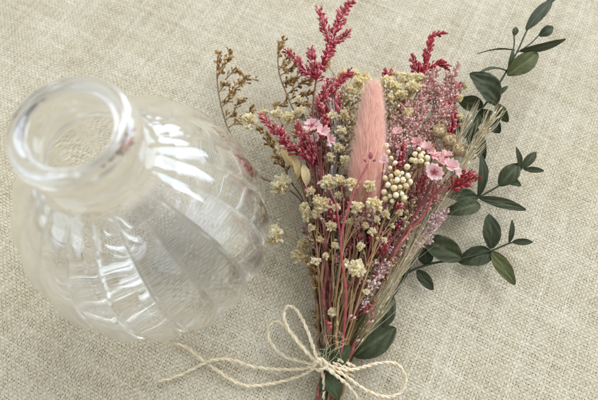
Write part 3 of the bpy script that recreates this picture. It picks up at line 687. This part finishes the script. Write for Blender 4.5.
plume('feathery straw ear crossing the dark leaves at the right edge', (11, .35, [(385, 300, .8), (425, 225, 1.3), (460, 170, 1.7), (485, 130, 1.9), (494, 118, 1.9)]), .0010, 1, 330, (.007, .018), lean=.45, start=.52, w=(.00004, .00009))
plume('thin straw ear beside the seed heads, tips against the folded leaf', (9, .5, [(382, 290, 1.0), (420, 215, 1.4), (452, 155, 1.7), (468, 118, 1.8)]), .0008, 1, 170, (.006, .013), lean=.45, start=.62)
plume('grey lilac feathery plume standing left of the coral stem', (-5, .75, [(330, 310, 1.4), (336, 250, 1.8), (334, 205, 1.9)]), .0014, 1, 320, (.006, .012), mat='greystraw', lean=.28, start=.25)
plume('wispy grey plume rising behind the pink blossoms on the left', (-6, .7, [(328, 300, 1.4), (330, 200, 1.9), (336, 130, 2.0), (333, 112, 2.0)]), .0010, 1, 200, (.006, .012), mat='greystraw', lean=.35, start=.62)
plume('pale whitish plume low at the left edge just above the twine', (-10, .8, [(326, 330, 1.2), (325, 295, 1.4), (330, 262, 1.5)]), .0010, 1, 200, (.006, .012), mat='greystraw', lean=.2, start=.2)
plume('olive grassy bundle filling the centre right below the ivory berries', (4, .6, [(362, 310, 1.5), (378, 250, 1.9), (392, 205, 2.1)]), .0016, 1, 300, (.009, .02), mat='stem_olive', lean=.18, start=.25, w=(.00012, .00022))

# ---------------------------------------------------------------- bud stem in front of bunny tail
def bud_stem():
    sp = catmull(stem_pts(4, 1.0, [(346, 300, 2.4), (341, 240, 3.2), (354, 192, 3.6), (368, 164, 3.7)]))
    M['bud'] = plant('dusky_mauve_bud', [(.30, .07, .10), (.48, .15, .18), (.62, .30, .30)])
    root = thing('budded_stem', 'dusky pink stem ending in a purple bud in front of the bunny tail', 'dried flower', sp[0])
    m = MB(); m.tube(sp, lambda t: .00062*(1-.5*t), 7, .5); m.tube(catmull([P(341, 240, 3.2), P(336, 205, 3.3), P(330, 190, 3.2)]), .0003, 5, .4); m.build('stem', M['stem_coral'], root)
    for (u, v, du, dv, L_) in ((370, 161, 1, -11, .0026), (367, 163, -4, -5, .0015), (372, 162, 5, -3, .0015)):
        a = P(u, v, 3.7); b = P(u+du, v+dv, 3.9); b1 = MB(); b1.blob(a.lerp(b, .5), L_*.3, .5, 10, 6, axis=b-a, stretch=1.7); b1.build('bud', M['bud'], root)
bud_stem()

# ---------------------------------------------------------------- bare stems
def bare(label, mat, main, r, group=None, cat='stem', twigs=0):
    du, th, p0 = main; sp = catmull(stem_pts(du, th, p0)); m = MB()
    ph = R_.random()*9; tips = []
    sp = [p+Vector((noise.noise(p*180+Vector((ph, 0, 0))), noise.noise(p*180+Vector((0, ph, 0))), 0))*.0014*min(1, i/20) for i, p in enumerate(sp)]
    nd = [R_.random() for q in range(7)]
    m.tube(sp, lambda t: r*(1-.5*t)*(1+.22*noise.noise(Vector((t*55, ph, 2)))+.45*max(math.exp(-((t-q)/.006)**2) for q in nd)), 7, lambda t: .5+.8*noise.noise(Vector((t*34, ph, 0))))
    for k in range(twigs):
        i = R_.randrange(len(sp)//3, len(sp)-3); d = (sp[i+2]-sp[i]).normalized(); n = rnd_unit()
        e = sp[i]+(d+n*.5).normalized()*R_.uniform(.005, .012); m.tube(catmull([sp[i], sp[i].lerp(e, .5)+rnd_unit()*.0007, e], .001), r*.32, 4, .6)
        m.blob(e, r*.9, .8, 6, 4); tips.append((e, d+n*.5))
    if tips:
        root = thing('dried_stem', label, cat, sp[0], group); m.build('stem', M[mat], root); fm = M[R_.choice(('beige', 'mauve', 'lilac', 'crimson', 'brown', 'mauve'))]
        for e, d in tips:
            fl = MB()
            for q in range(R_.randint(6, 14)): fl.floret(e-d.normalized()*R_.uniform(0, .004)+rnd_unit()*.0003, d.normalized()+rnd_unit()*.7, R_.uniform(.0014, .0026), R_.uniform(.0008, .0014), R_.uniform(.1, .95))
            fl.build('floret_cluster', fm, root)
        return root
    o = m.build('dried_stem', M[mat], None); tag(o, label, cat, group); return o
bare('thick deep crimson stem running up left of the bunny tail', 'stem_red', (-6, .9, [(326, 300, 1.9), (327, 240, 2.3), (325, 190, 2.4), (318, 150, 2.3)]), .0008)
bare('bright coral pink stem slanting right across the bundle to the pale blossoms', 'stem_coral', (10, .65, [(372, 290, 1.5), (400, 245, 2.0), (428, 205, 2.1), (434, 185, 2.2)]), .0008)
bare('thick tan stem in the middle just above the twine', 'stem_tan', (-1, 1.0, [(338, 325, 1.9), (343, 285, 2.1), (352, 235, 2.0)]), .0006)
bare('dark brown outer stem along the left edge of the bundle', 'stem_brown', (-13, .6, [(318, 320, 1.0), (313, 260, 1.4), (308, 200, 1.6), (302, 165, 1.5)]), .0008)
g1 = 'thin tan stems inside the bundle'
for k in range(16):
    e = R_.uniform(-1, 1); v1 = R_.uniform(170, 240)
    bare('thin tan branching stem packed inside the bouquet bundle', 'stem_tan', (R_.uniform(-12, 12), R_.uniform(.3, 1.0), [(344+e*24+R_.uniform(-3, 3), 300, R_.uniform(.8, 2.0)), (356+e*46, 240, R_.uniform(1, 2.3)), (364+e*62, v1, R_.uniform(1, 2.4))]), R_.uniform(.0003, .0006), g1, twigs=4)
g2 = 'thin crimson stems inside the bundle'
for k in range(14):
    e = R_.uniform(-1, 1); v1 = R_.uniform(160, 230)
    bare('thin crimson stem packed inside the bouquet bundle', 'stem_red', (R_.uniform(-12, 12), R_.uniform(.3, 1.0), [(344+e*24+R_.uniform(-3, 3), 300, R_.uniform(.8, 2.0)), (357+e*46, 240, R_.uniform(1, 2.3)), (366+e*64, v1, R_.uniform(1, 2.3))]), R_.uniform(.0004, .0007), g2, twigs=2)
g3 = 'olive brown stems inside the bundle'
for k in range(14):
    e = R_.uniform(-.9, 1); v1 = R_.uniform(150, 220)
    bare('olive brown stem packed inside the bouquet bundle', 'stem_olive', (R_.uniform(-12, 12), R_.uniform(.25, .9), [(344+e*24+R_.uniform(-3, 3), 300, R_.uniform(.6, 1.7)), (357+e*45, 240, R_.uniform(.8, 1.9)), (366+e*62, v1, R_.uniform(.8, 1.9))]), R_.uniform(.0005, .0008), g3, twigs=2)
for k in range(6):
    bare('brown filler stem deep under the flower heads', 'stem_brown', (R_.uniform(-10, 10), R_.uniform(.3, .6), [(345+(k-2.5)*8, 300, .8), (358+(k-2.5)*16, 230, 1.1), (370+(k-2.5)*22, 130+R_.uniform(0, 20), 1.2)]), .0005, 'brown filler stems', twigs=5)

# ---------------------------------------------------------------- eucalyptus
def leaf_mesh(a, b, w, up, curl=.12, fold=.12, roll=0.0):
    """elliptical leaf blade with a midrib and thickness, base a, tip b, full width w"""
    m = MB(); ax = b-a; L_ = ax.length; d = ax.normalized(); s = d.cross(up).normalized(); up = s.cross(d).normalized()
    if roll: 
        q = Matrix.Rotation(roll, 3, d); s = q @ s; up = q @ up
    nl, nw = 30, 16; th = .00013; k0 = R_.random()*9
    for sg in (1, -1):
        for i in range(nl+1):
            t = i/nl; wd = (1+.05*noise.noise(Vector((t*6, k0, 1))))*w*.5*(math.sin(math.pi*min(1, t*.97+.015)**.92))**.72 if 0 < t < 1 else w*.02
            for j in range(nw+1):
                q = j/nw*2-1
                z = curl*L_*math.sin(math.pi*t)+fold*w*abs(q)**1.3*(wd/(w*.5))+.02*w*math.sin(q*9+t*14+k0)
                z -= .00018*math.exp(-(q/.10)**2)*(1-t)
                z += w*.035*noise.noise(Vector((t*3.5, q*1.5, k0)))+w*.010*math.sin((t*7-abs(q)*1.6)*6.283)*min(1, abs(q)*3)
                m.v.append(a+d*(t*L_)+s*(q*wd)+up*(z+sg*th*(1-.6*abs(q))))
    n1 = (nl+1)*(nw+1)
    for sg in (0, 1):
        for i in range(nl):
            for j in range(nw):
                o = sg*n1+i*(nw+1)+j; f = (o, o+1, o+nw+2, o+nw+1)
                m.f.append(f[::-1] if sg == 0 else f); q = abs((j+.5)/nw*2-1)
                ft = (i+.5)/nl; vein = max(0, math.sin((ft*7-q*1.6)*6.283))**6*(1-q)*.16; m.t.append(.30+.3*((k0*1.7) % 1)+.06*R_.random()+vein+(.26 if q < .09 and sg == 0 else 0)+.35*max(0, noise.noise(Vector((ft*5, q*3, k0)))-.25)+(.12 if q > .93 else 0))
    for i in range(nl):
        for j in (0, nw):
            o = i*(nw+1)+j; m.f.append((o, o+nw+1, n1+o+nw+1, n1+o)); m.t.append(.5)
    return m
def sprig(label, main, leaves, group='eucalyptus sprigs', r=.0007, extra=()):
    du, th, p0 = main
    sp = catmull(stem_pts(du, th, p0)); root = thing('eucalyptus_sprig', label, 'eucalyptus', sp[0], group)
    m = MB(); m.tube(sp, lambda t: r*(1-.55*t), 6, .5)
    for e in extra: m.tube(catmull([P(*q) for q in e], .001), .0003, 5, .6)
    m.build('stem', M['stem_green'], root)
    for lf in leaves:
        a, b, wp, mat = lf[0], lf[1], lf[2], lf[3]; roll = lf[4] if len(lf) > 4 else 0.0; curl = (lf[5] if len(lf) > 5 else .05)+R_.uniform(-.01, .08); roll += R_.uniform(-.22, .22)
        A = P(*a); B = P(*b); w = wp*px(*b)
        V = (CAM-A.lerp(B, .5)).normalized(); up = (V+Vector((0, 0, .6))).normalized()
        leaf_mesh(A, B, w, up, curl=curl, roll=roll).build('leaf', M[mat], root)
    return root
sprig('tall eucalyptus sprig rising to the top right corner', (11, .2, [(392, 260, .5), (440, 170, .6), (468, 125, .9), (487, 102, 1.1), (505, 74, 1.3), (518, 50, 1.4), (529, 27, 1.5), (548, 2, 1.5)]),
      [((526, 30, 1.5), (552, 0, 1.6), 12, 'leaf'), ((545, 6, 1.5), (560, -8, 1.6), 7, 'leaf_bright'), ((514, 36, 1.5), (516, 27, 1.6), 6, 'leaf'), ((539, 36, 1.5), (553, 27, 1.6), 10, 'leaf_bright'),
       ((519, 51, 1.4), (566, 39, 1.7), 9, 'leaf', .5), ((515, 50, 1.4), (477, 54, 1.6), 5, 'leaf', 1.2), ((507, 75, 1.3), (538, 54, 1.6), 19, 'leaf_olive', .1), ((508, 71, 1.3), (478, 73, 1.6), 7, 'leaf', 1.0),
       ((508, 68, 1.3), (513, 48, 1.6), 5, 'leaf', .6), ((494, 96, 1.1), (508, 86, 1.2), 5, 'leaf', .4), ((497, 105, 1.1), (470, 73, 1.6), 26, 'leaf', .2, .15), ((483, 106, 1.0), (458, 100, 1.0), 16, 'leaf', -.2), ((496, 104, 1.0), (508, 122, .9), 12, 'leaf', .6),
       ((480, 110, .9), (500, 133, .8), 17, 'leaf'), ((478, 112, .9), (464, 138, .8), 16, 'leaf'), ((470, 125, .8), (484, 160, .5), 17, 'leaf'), ((462, 136, .8), (450, 112, .9), 18, 'leaf'), ((455, 150, .7), (476, 158, .5), 13, 'leaf'), ((450, 160, .7), (462, 188, .4), 14, 'leaf')],
      extra=[[(509, 66, 1.3), (514, 46, 1.4), (514, 36, 1.5)], [(518, 52, 1.4), (530, 44, 1.5), (539, 35, 1.5)], [(493, 100, 1.1), (501, 92, 1.1)]])
sprig('eucalyptus sprig reaching right in the middle, tipped with small round leaves', (12, .2, [(400, 285, .4), (440, 215, .4), (477, 198, .5), (500, 185, .6), (517, 173, .8), (528, 162, .9)]),
      [((478, 197, .5), (481, 154, .9), 11, 'leaf', .3), ((479, 198, .5), (526, 210, .5), 11, 'leaf', -.2), ((480, 205, .4), (447, 214, .5), 18, 'leaf', 0, .08), ((478, 198, .5), (446, 195, .6), 15, 'leaf'),
       ((499, 186, .6), (519, 164, .9), 17, 'leaf'), ((503, 178, .7), (521, 186, .7), 9, 'leaf_bright'), ((520, 170, .8), (516, 147, 1.1), 6, 'leaf', .5), ((522, 168, .8), (536, 152, 1.0), 9, 'leaf'), ((523, 169, .8), (544, 171, .9), 6, 'leaf', .3)])
sprig('eucalyptus sprig lying lowest at the right with broad paired leaves', (13, .12, [(380, 300, .2), (404, 275, .3), (430, 264, .3), (460, 259, .4), (490, 251, .5), (510, 243, .6), (522, 241, .7)]),
      [((491, 249, .5), (489, 214, .8), 18, 'leaf'), ((492, 251, .5), (515, 285, .6), 15, 'leaf_olive', .2), ((494, 253, .4), (458, 262, .2), 20, 'leaf'), ((462, 259, .4), (420, 237, .6), 24, 'leaf', 0, .1), ((424, 243, .4), (427, 266, .2), 17, 'leaf'),
       ((417, 270, .3), (433, 290, .3), 12, 'leaf'), ((509, 243, .6), (512, 220, .9), 6, 'leaf', .4), ((512, 242, .6), (533, 242, .8), 7, 'leaf', .2), ((405, 262, .5), (395, 240, .7), 12, 'leaf')])
sprig('short eucalyptus piece with two broad dark leaves right of the twine knot', (13, .25, [(356, 350, .4), (366, 332, .5), (378, 318, .4)]),
      [((354, 356, .4), (396, 328, .5), 27, 'leaf', 0, .08), ((372, 327, .4), (393, 296, .8), 24, 'leaf', .2, .1)])
sprig('green leafy piece caught under the twine wrap at the stems', (-4, 1.0, [(332, 356, 1.15)]),
      [((332, 366, 1.12), (350, 345, 1.25), 15, 'leaf_bright', .2), ((332, 362, 1.12), (322, 346, 1.2), 12, 'leaf_bright', -.3), ((333, 365, 1.12), (334, 344, 1.3), 10, 'leaf_bright'), ((331, 370, 1.1), (338, 400, 1.0), 17, 'leaf_bright', .2), ((330, 370, 1.1), (322, 392, 1.0), 12, 'leaf')])
# a few short cut stems below the tie already run inside the bundle

papery()
# ---------------------------------------------------------------- twine bow
def twine_mesh(pts, rp=.00037, lay=.0046, fray=1.0, end_fray=False):
    path = catmull(pts, .0006); T, N = frames(path); m = MB(); s = 0; prev = path[0]; A = []; Bq = []; Dq = []
    for i, p in enumerate(path):
        s += (p-prev).length; prev = p; q = s/lay*2*math.pi; B = T[i].cross(N[i]); o = (N[i]*math.cos(q)+B*math.sin(q))*rp*.80
        A.append(p+o); Bq.append(p-o); Dq.append(o)
    j = R_.random()*9
    for S, c in ((A, .45), (Bq, .72)):
        m.tube(S, lambda t: rp*(1+.40*noise.noise(Vector((t*60, j, c)))), 7, lambda t: c+.2*noise.noise(Vector((t*40, c*9, j))))
    for k in range(int(len(path)*2.6*fray)):
        i = R_.randrange(2, len(path)-2); d = (T[i]*R_.choice((-1, 1))+rnd_unit()*.8).normalized(); a = path[i]+rnd_unit()*rp*1.3; L_ = R_.uniform(.0008, .0032)
        mid = a+d*L_*.5; m.hair(a, mid, mid+(d+rnd_unit()*.7).normalized()*L_*.5, .00003, R_.uniform(.4, 1))
    if end_fray:
        for k in range(60):
            a = path[-3]+rnd_unit()*rp; d = (T[-1]+rnd_unit()*.45).normalized(); L_ = R_.uniform(.0015, .0035); m.hair(a, a+d*L_*.5, a+(d+rnd_unit()*.2)*L_, .00006, R_.uniform(.4, 1))
    return m
kc = P(319, 364, 1.25)
bow = thing('twine_bow', 'natural jute twine tied in a bow round the bouquet stems', 'twine', kc)
def tw(name, pts, **k): twine_mesh([P(*a) for a in pts], **k).build(name, M['twine'], bow)
tw('loop', [(318, 364, 1.3), (300, 345, 1.3), (288, 328, 1.2), (284, 314, 1.1), (289, 306, 1.1), (298, 312, 1.2), (308, 332, 1.4), (318, 362, 1.4)])
tw('loop', [(316, 365, 1.2), (300, 361, .7), (284, 356, .5), (271, 343, .5), (268, 330, .6), (274, 322, .7), (284, 325, .8), (296, 338, 1.0), (308, 352, 1.2), (319, 365, 1.4)])
tw('loop', [(322, 366, 1.35), (342, 374, 1.3), (362, 388, 1.0), (380, 396, .7), (394, 396, .5), (404, 388, .5), (405, 375, .6), (396, 364, .7), (380, 363, .8), (360, 368, 1.0), (345, 370, 1.2), (322, 363, 1.45)])
tw('tail', [(320, 364, 1.2), (300, 369, .7), (272, 369, .2), (250, 366, .12), (232, 360, .25), (213, 360, .3), (195, 368, .12), (178, 376, .1), (158, 382, .15)], end_fray=True)
tw('tail', [(318, 366, 1.2), (300, 376, .5), (275, 383, .12), (250, 386, .1), (233, 381, .1), (218, 371, .12), (200, 358, .12), (186, 347, .1), (175, 344, .12), (169, 342, .3), (171, 338, .3)], end_fray=True)
tw('tail', [(320, 364, 1.3), (323, 375, 1.2), (324, 390, 1.0), (323, 410, .7), (318, 430, .4)])
tw('tail', [(322, 365, 1.5), (338, 377, 1.4), (350, 388, 1.1), (360, 402, .7), (372, 420, .2)])
# wraps round the stems
def wraps():
    cen = P(335, 366, .55); ax = (P(341, 345, .6)-P(329, 388, .6)); ax.z = 0; ax.normalize(); side = Vector((ax.y, -ax.x, 0))
    for k in range(3):
        pts = []; o = (k-1)*.0015
        for i in range(25):
            q = 2*math.pi*i/24; pts.append(cen+ax*(o+.0006*math.sin(q*.5))+side*math.cos(q)*.0066+Vector((0, 0, 1))*(math.sin(q)*.0056+.0006))
        twine_mesh(pts, rp=.0004).build('wrap', M['twine'], bow)
    kp = [(314, 362, 1.35), (320, 359, 1.75), (326, 364, 1.7), (321, 370, 1.6), (315, 367, 1.45), (318, 361, 1.75), (325, 368, 1.5)]
    twine_mesh([P(*a) for a in kp], rp=.00045).build('knot', M['twine'], bow)
    m = MB()
    for k in range(11):
        a = P(322+R_.uniform(-5, 8), 362+R_.uniform(-6, 6), 1.6); d = Vector((R_.uniform(-.3, .9), R_.uniform(.1, 1), R_.uniform(0, .5))).normalized(); L_ = R_.uniform(.005, .016)
        q = catmull([a, a+d*L_*.4+rnd_unit()*.001, a+d*L_*.75+rnd_unit()*.003, a+d*L_+rnd_unit()*.005], .0008); m.tube(q, .00005, 3, .45, cap=False)
    m.build('loose_fibre', M['twine'], bow)
wraps()

# stray linen fibres on the cloth
# ---------------------------------------------------------------- camera, light, world
sc = bpy.context.scene
cd = bpy.data.cameras.new('Camera'); co = bpy.data.objects.new('Camera', cd); C.objects.link(co); sc.camera = co
co.location = CAM; co.rotation_euler = (TH, 0, 0); cd.sensor_width = 36; cd.lens = 36*F/598; cd.clip_start = .005; cd.clip_end = 20
cd.dof.use_dof = True; cd.dof.focus_distance = .175; cd.dof.aperture_fstop = 15.0

w = bpy.data.worlds.new('World'); sc.world = w; w.use_nodes = True; nt = w.node_tree; bg = nt.nodes['Background']
tc = nt.nodes.new('ShaderNodeTexCoord'); sx = nt.nodes.new('ShaderNodeSeparateXYZ'); nt.links.new(tc.outputs['Generated'], sx.inputs[0])
dt_ = nt.nodes.new('ShaderNodeVectorMath'); dt_.operation = 'DOT_PRODUCT'; dt_.inputs[1].default_value = (.62, .74, .25); nt.links.new(tc.outputs['Generated'], dt_.inputs[0])
m2 = nt.nodes.new('ShaderNodeMapRange'); m2.inputs['From Min'].default_value = -1; m2.inputs['To Min'].default_value = .20; m2.inputs['To Max'].default_value = .68; nt.links.new(dt_.outputs['Value'], m2.inputs['Value']); nt.links.new(m2.outputs[0], bg.inputs['Strength'])
rp = ramp(nt, [(.55, .52, .46), (.90, .87, .80), (.96, .94, .90), (.80, .80, .79)]); mr = nt.nodes.new('ShaderNodeMapRange'); mr.inputs['From Min'].default_value = -.4; mr.inputs['From Max'].default_value = 1
nt.links.new(sx.outputs[2], mr.inputs['Value']); nt.links.new(mr.outputs[0], rp.inputs[0]); nt.links.new(rp.outputs[0], bg.inputs['Color'])

def area(name, loc, size, sy, power, col, target=(0.0, .05, .0)):
    l = bpy.data.lights.new(name, 'AREA'); l.shape = 'RECTANGLE'; l.size = size; l.size_y = sy; l.energy = power; l.color = col
    o = bpy.data.objects.new(name, l); C.objects.link(o); o.location = loc
    d = Vector(target)-Vector(loc); o.rotation_euler = d.to_track_quat('-Z', 'Y').to_euler(); return o
area('window_light', (.55, 1.45, 1.0), .8, 1.9, 22, (.83, .90, 1.0))
area('window_light', (1.35, .85, 1.0), 1.0, 1.9, 22, (.83, .90, 1.0))
area('left_window_light', (-1.3, -.4, 1.0), 2.2, 1.8, 15, (.80, .89, 1.0))

cy = sc.cycles
cy.caustics_refractive = True; cy.caustics_reflective = True; cy.max_bounces = 90; cy.transmission_bounces = 90; cy.glossy_bounces = 90; cy.diffuse_bounces = 4
cy.sample_clamp_indirect = 6.0; cy.blur_glossy = .3
cy.use_denoising = True
sc.view_settings.view_transform = 'Standard'; sc.view_settings.look = 'None'; sc.view_settings.exposure = .40; sc.view_settings.gamma = 1
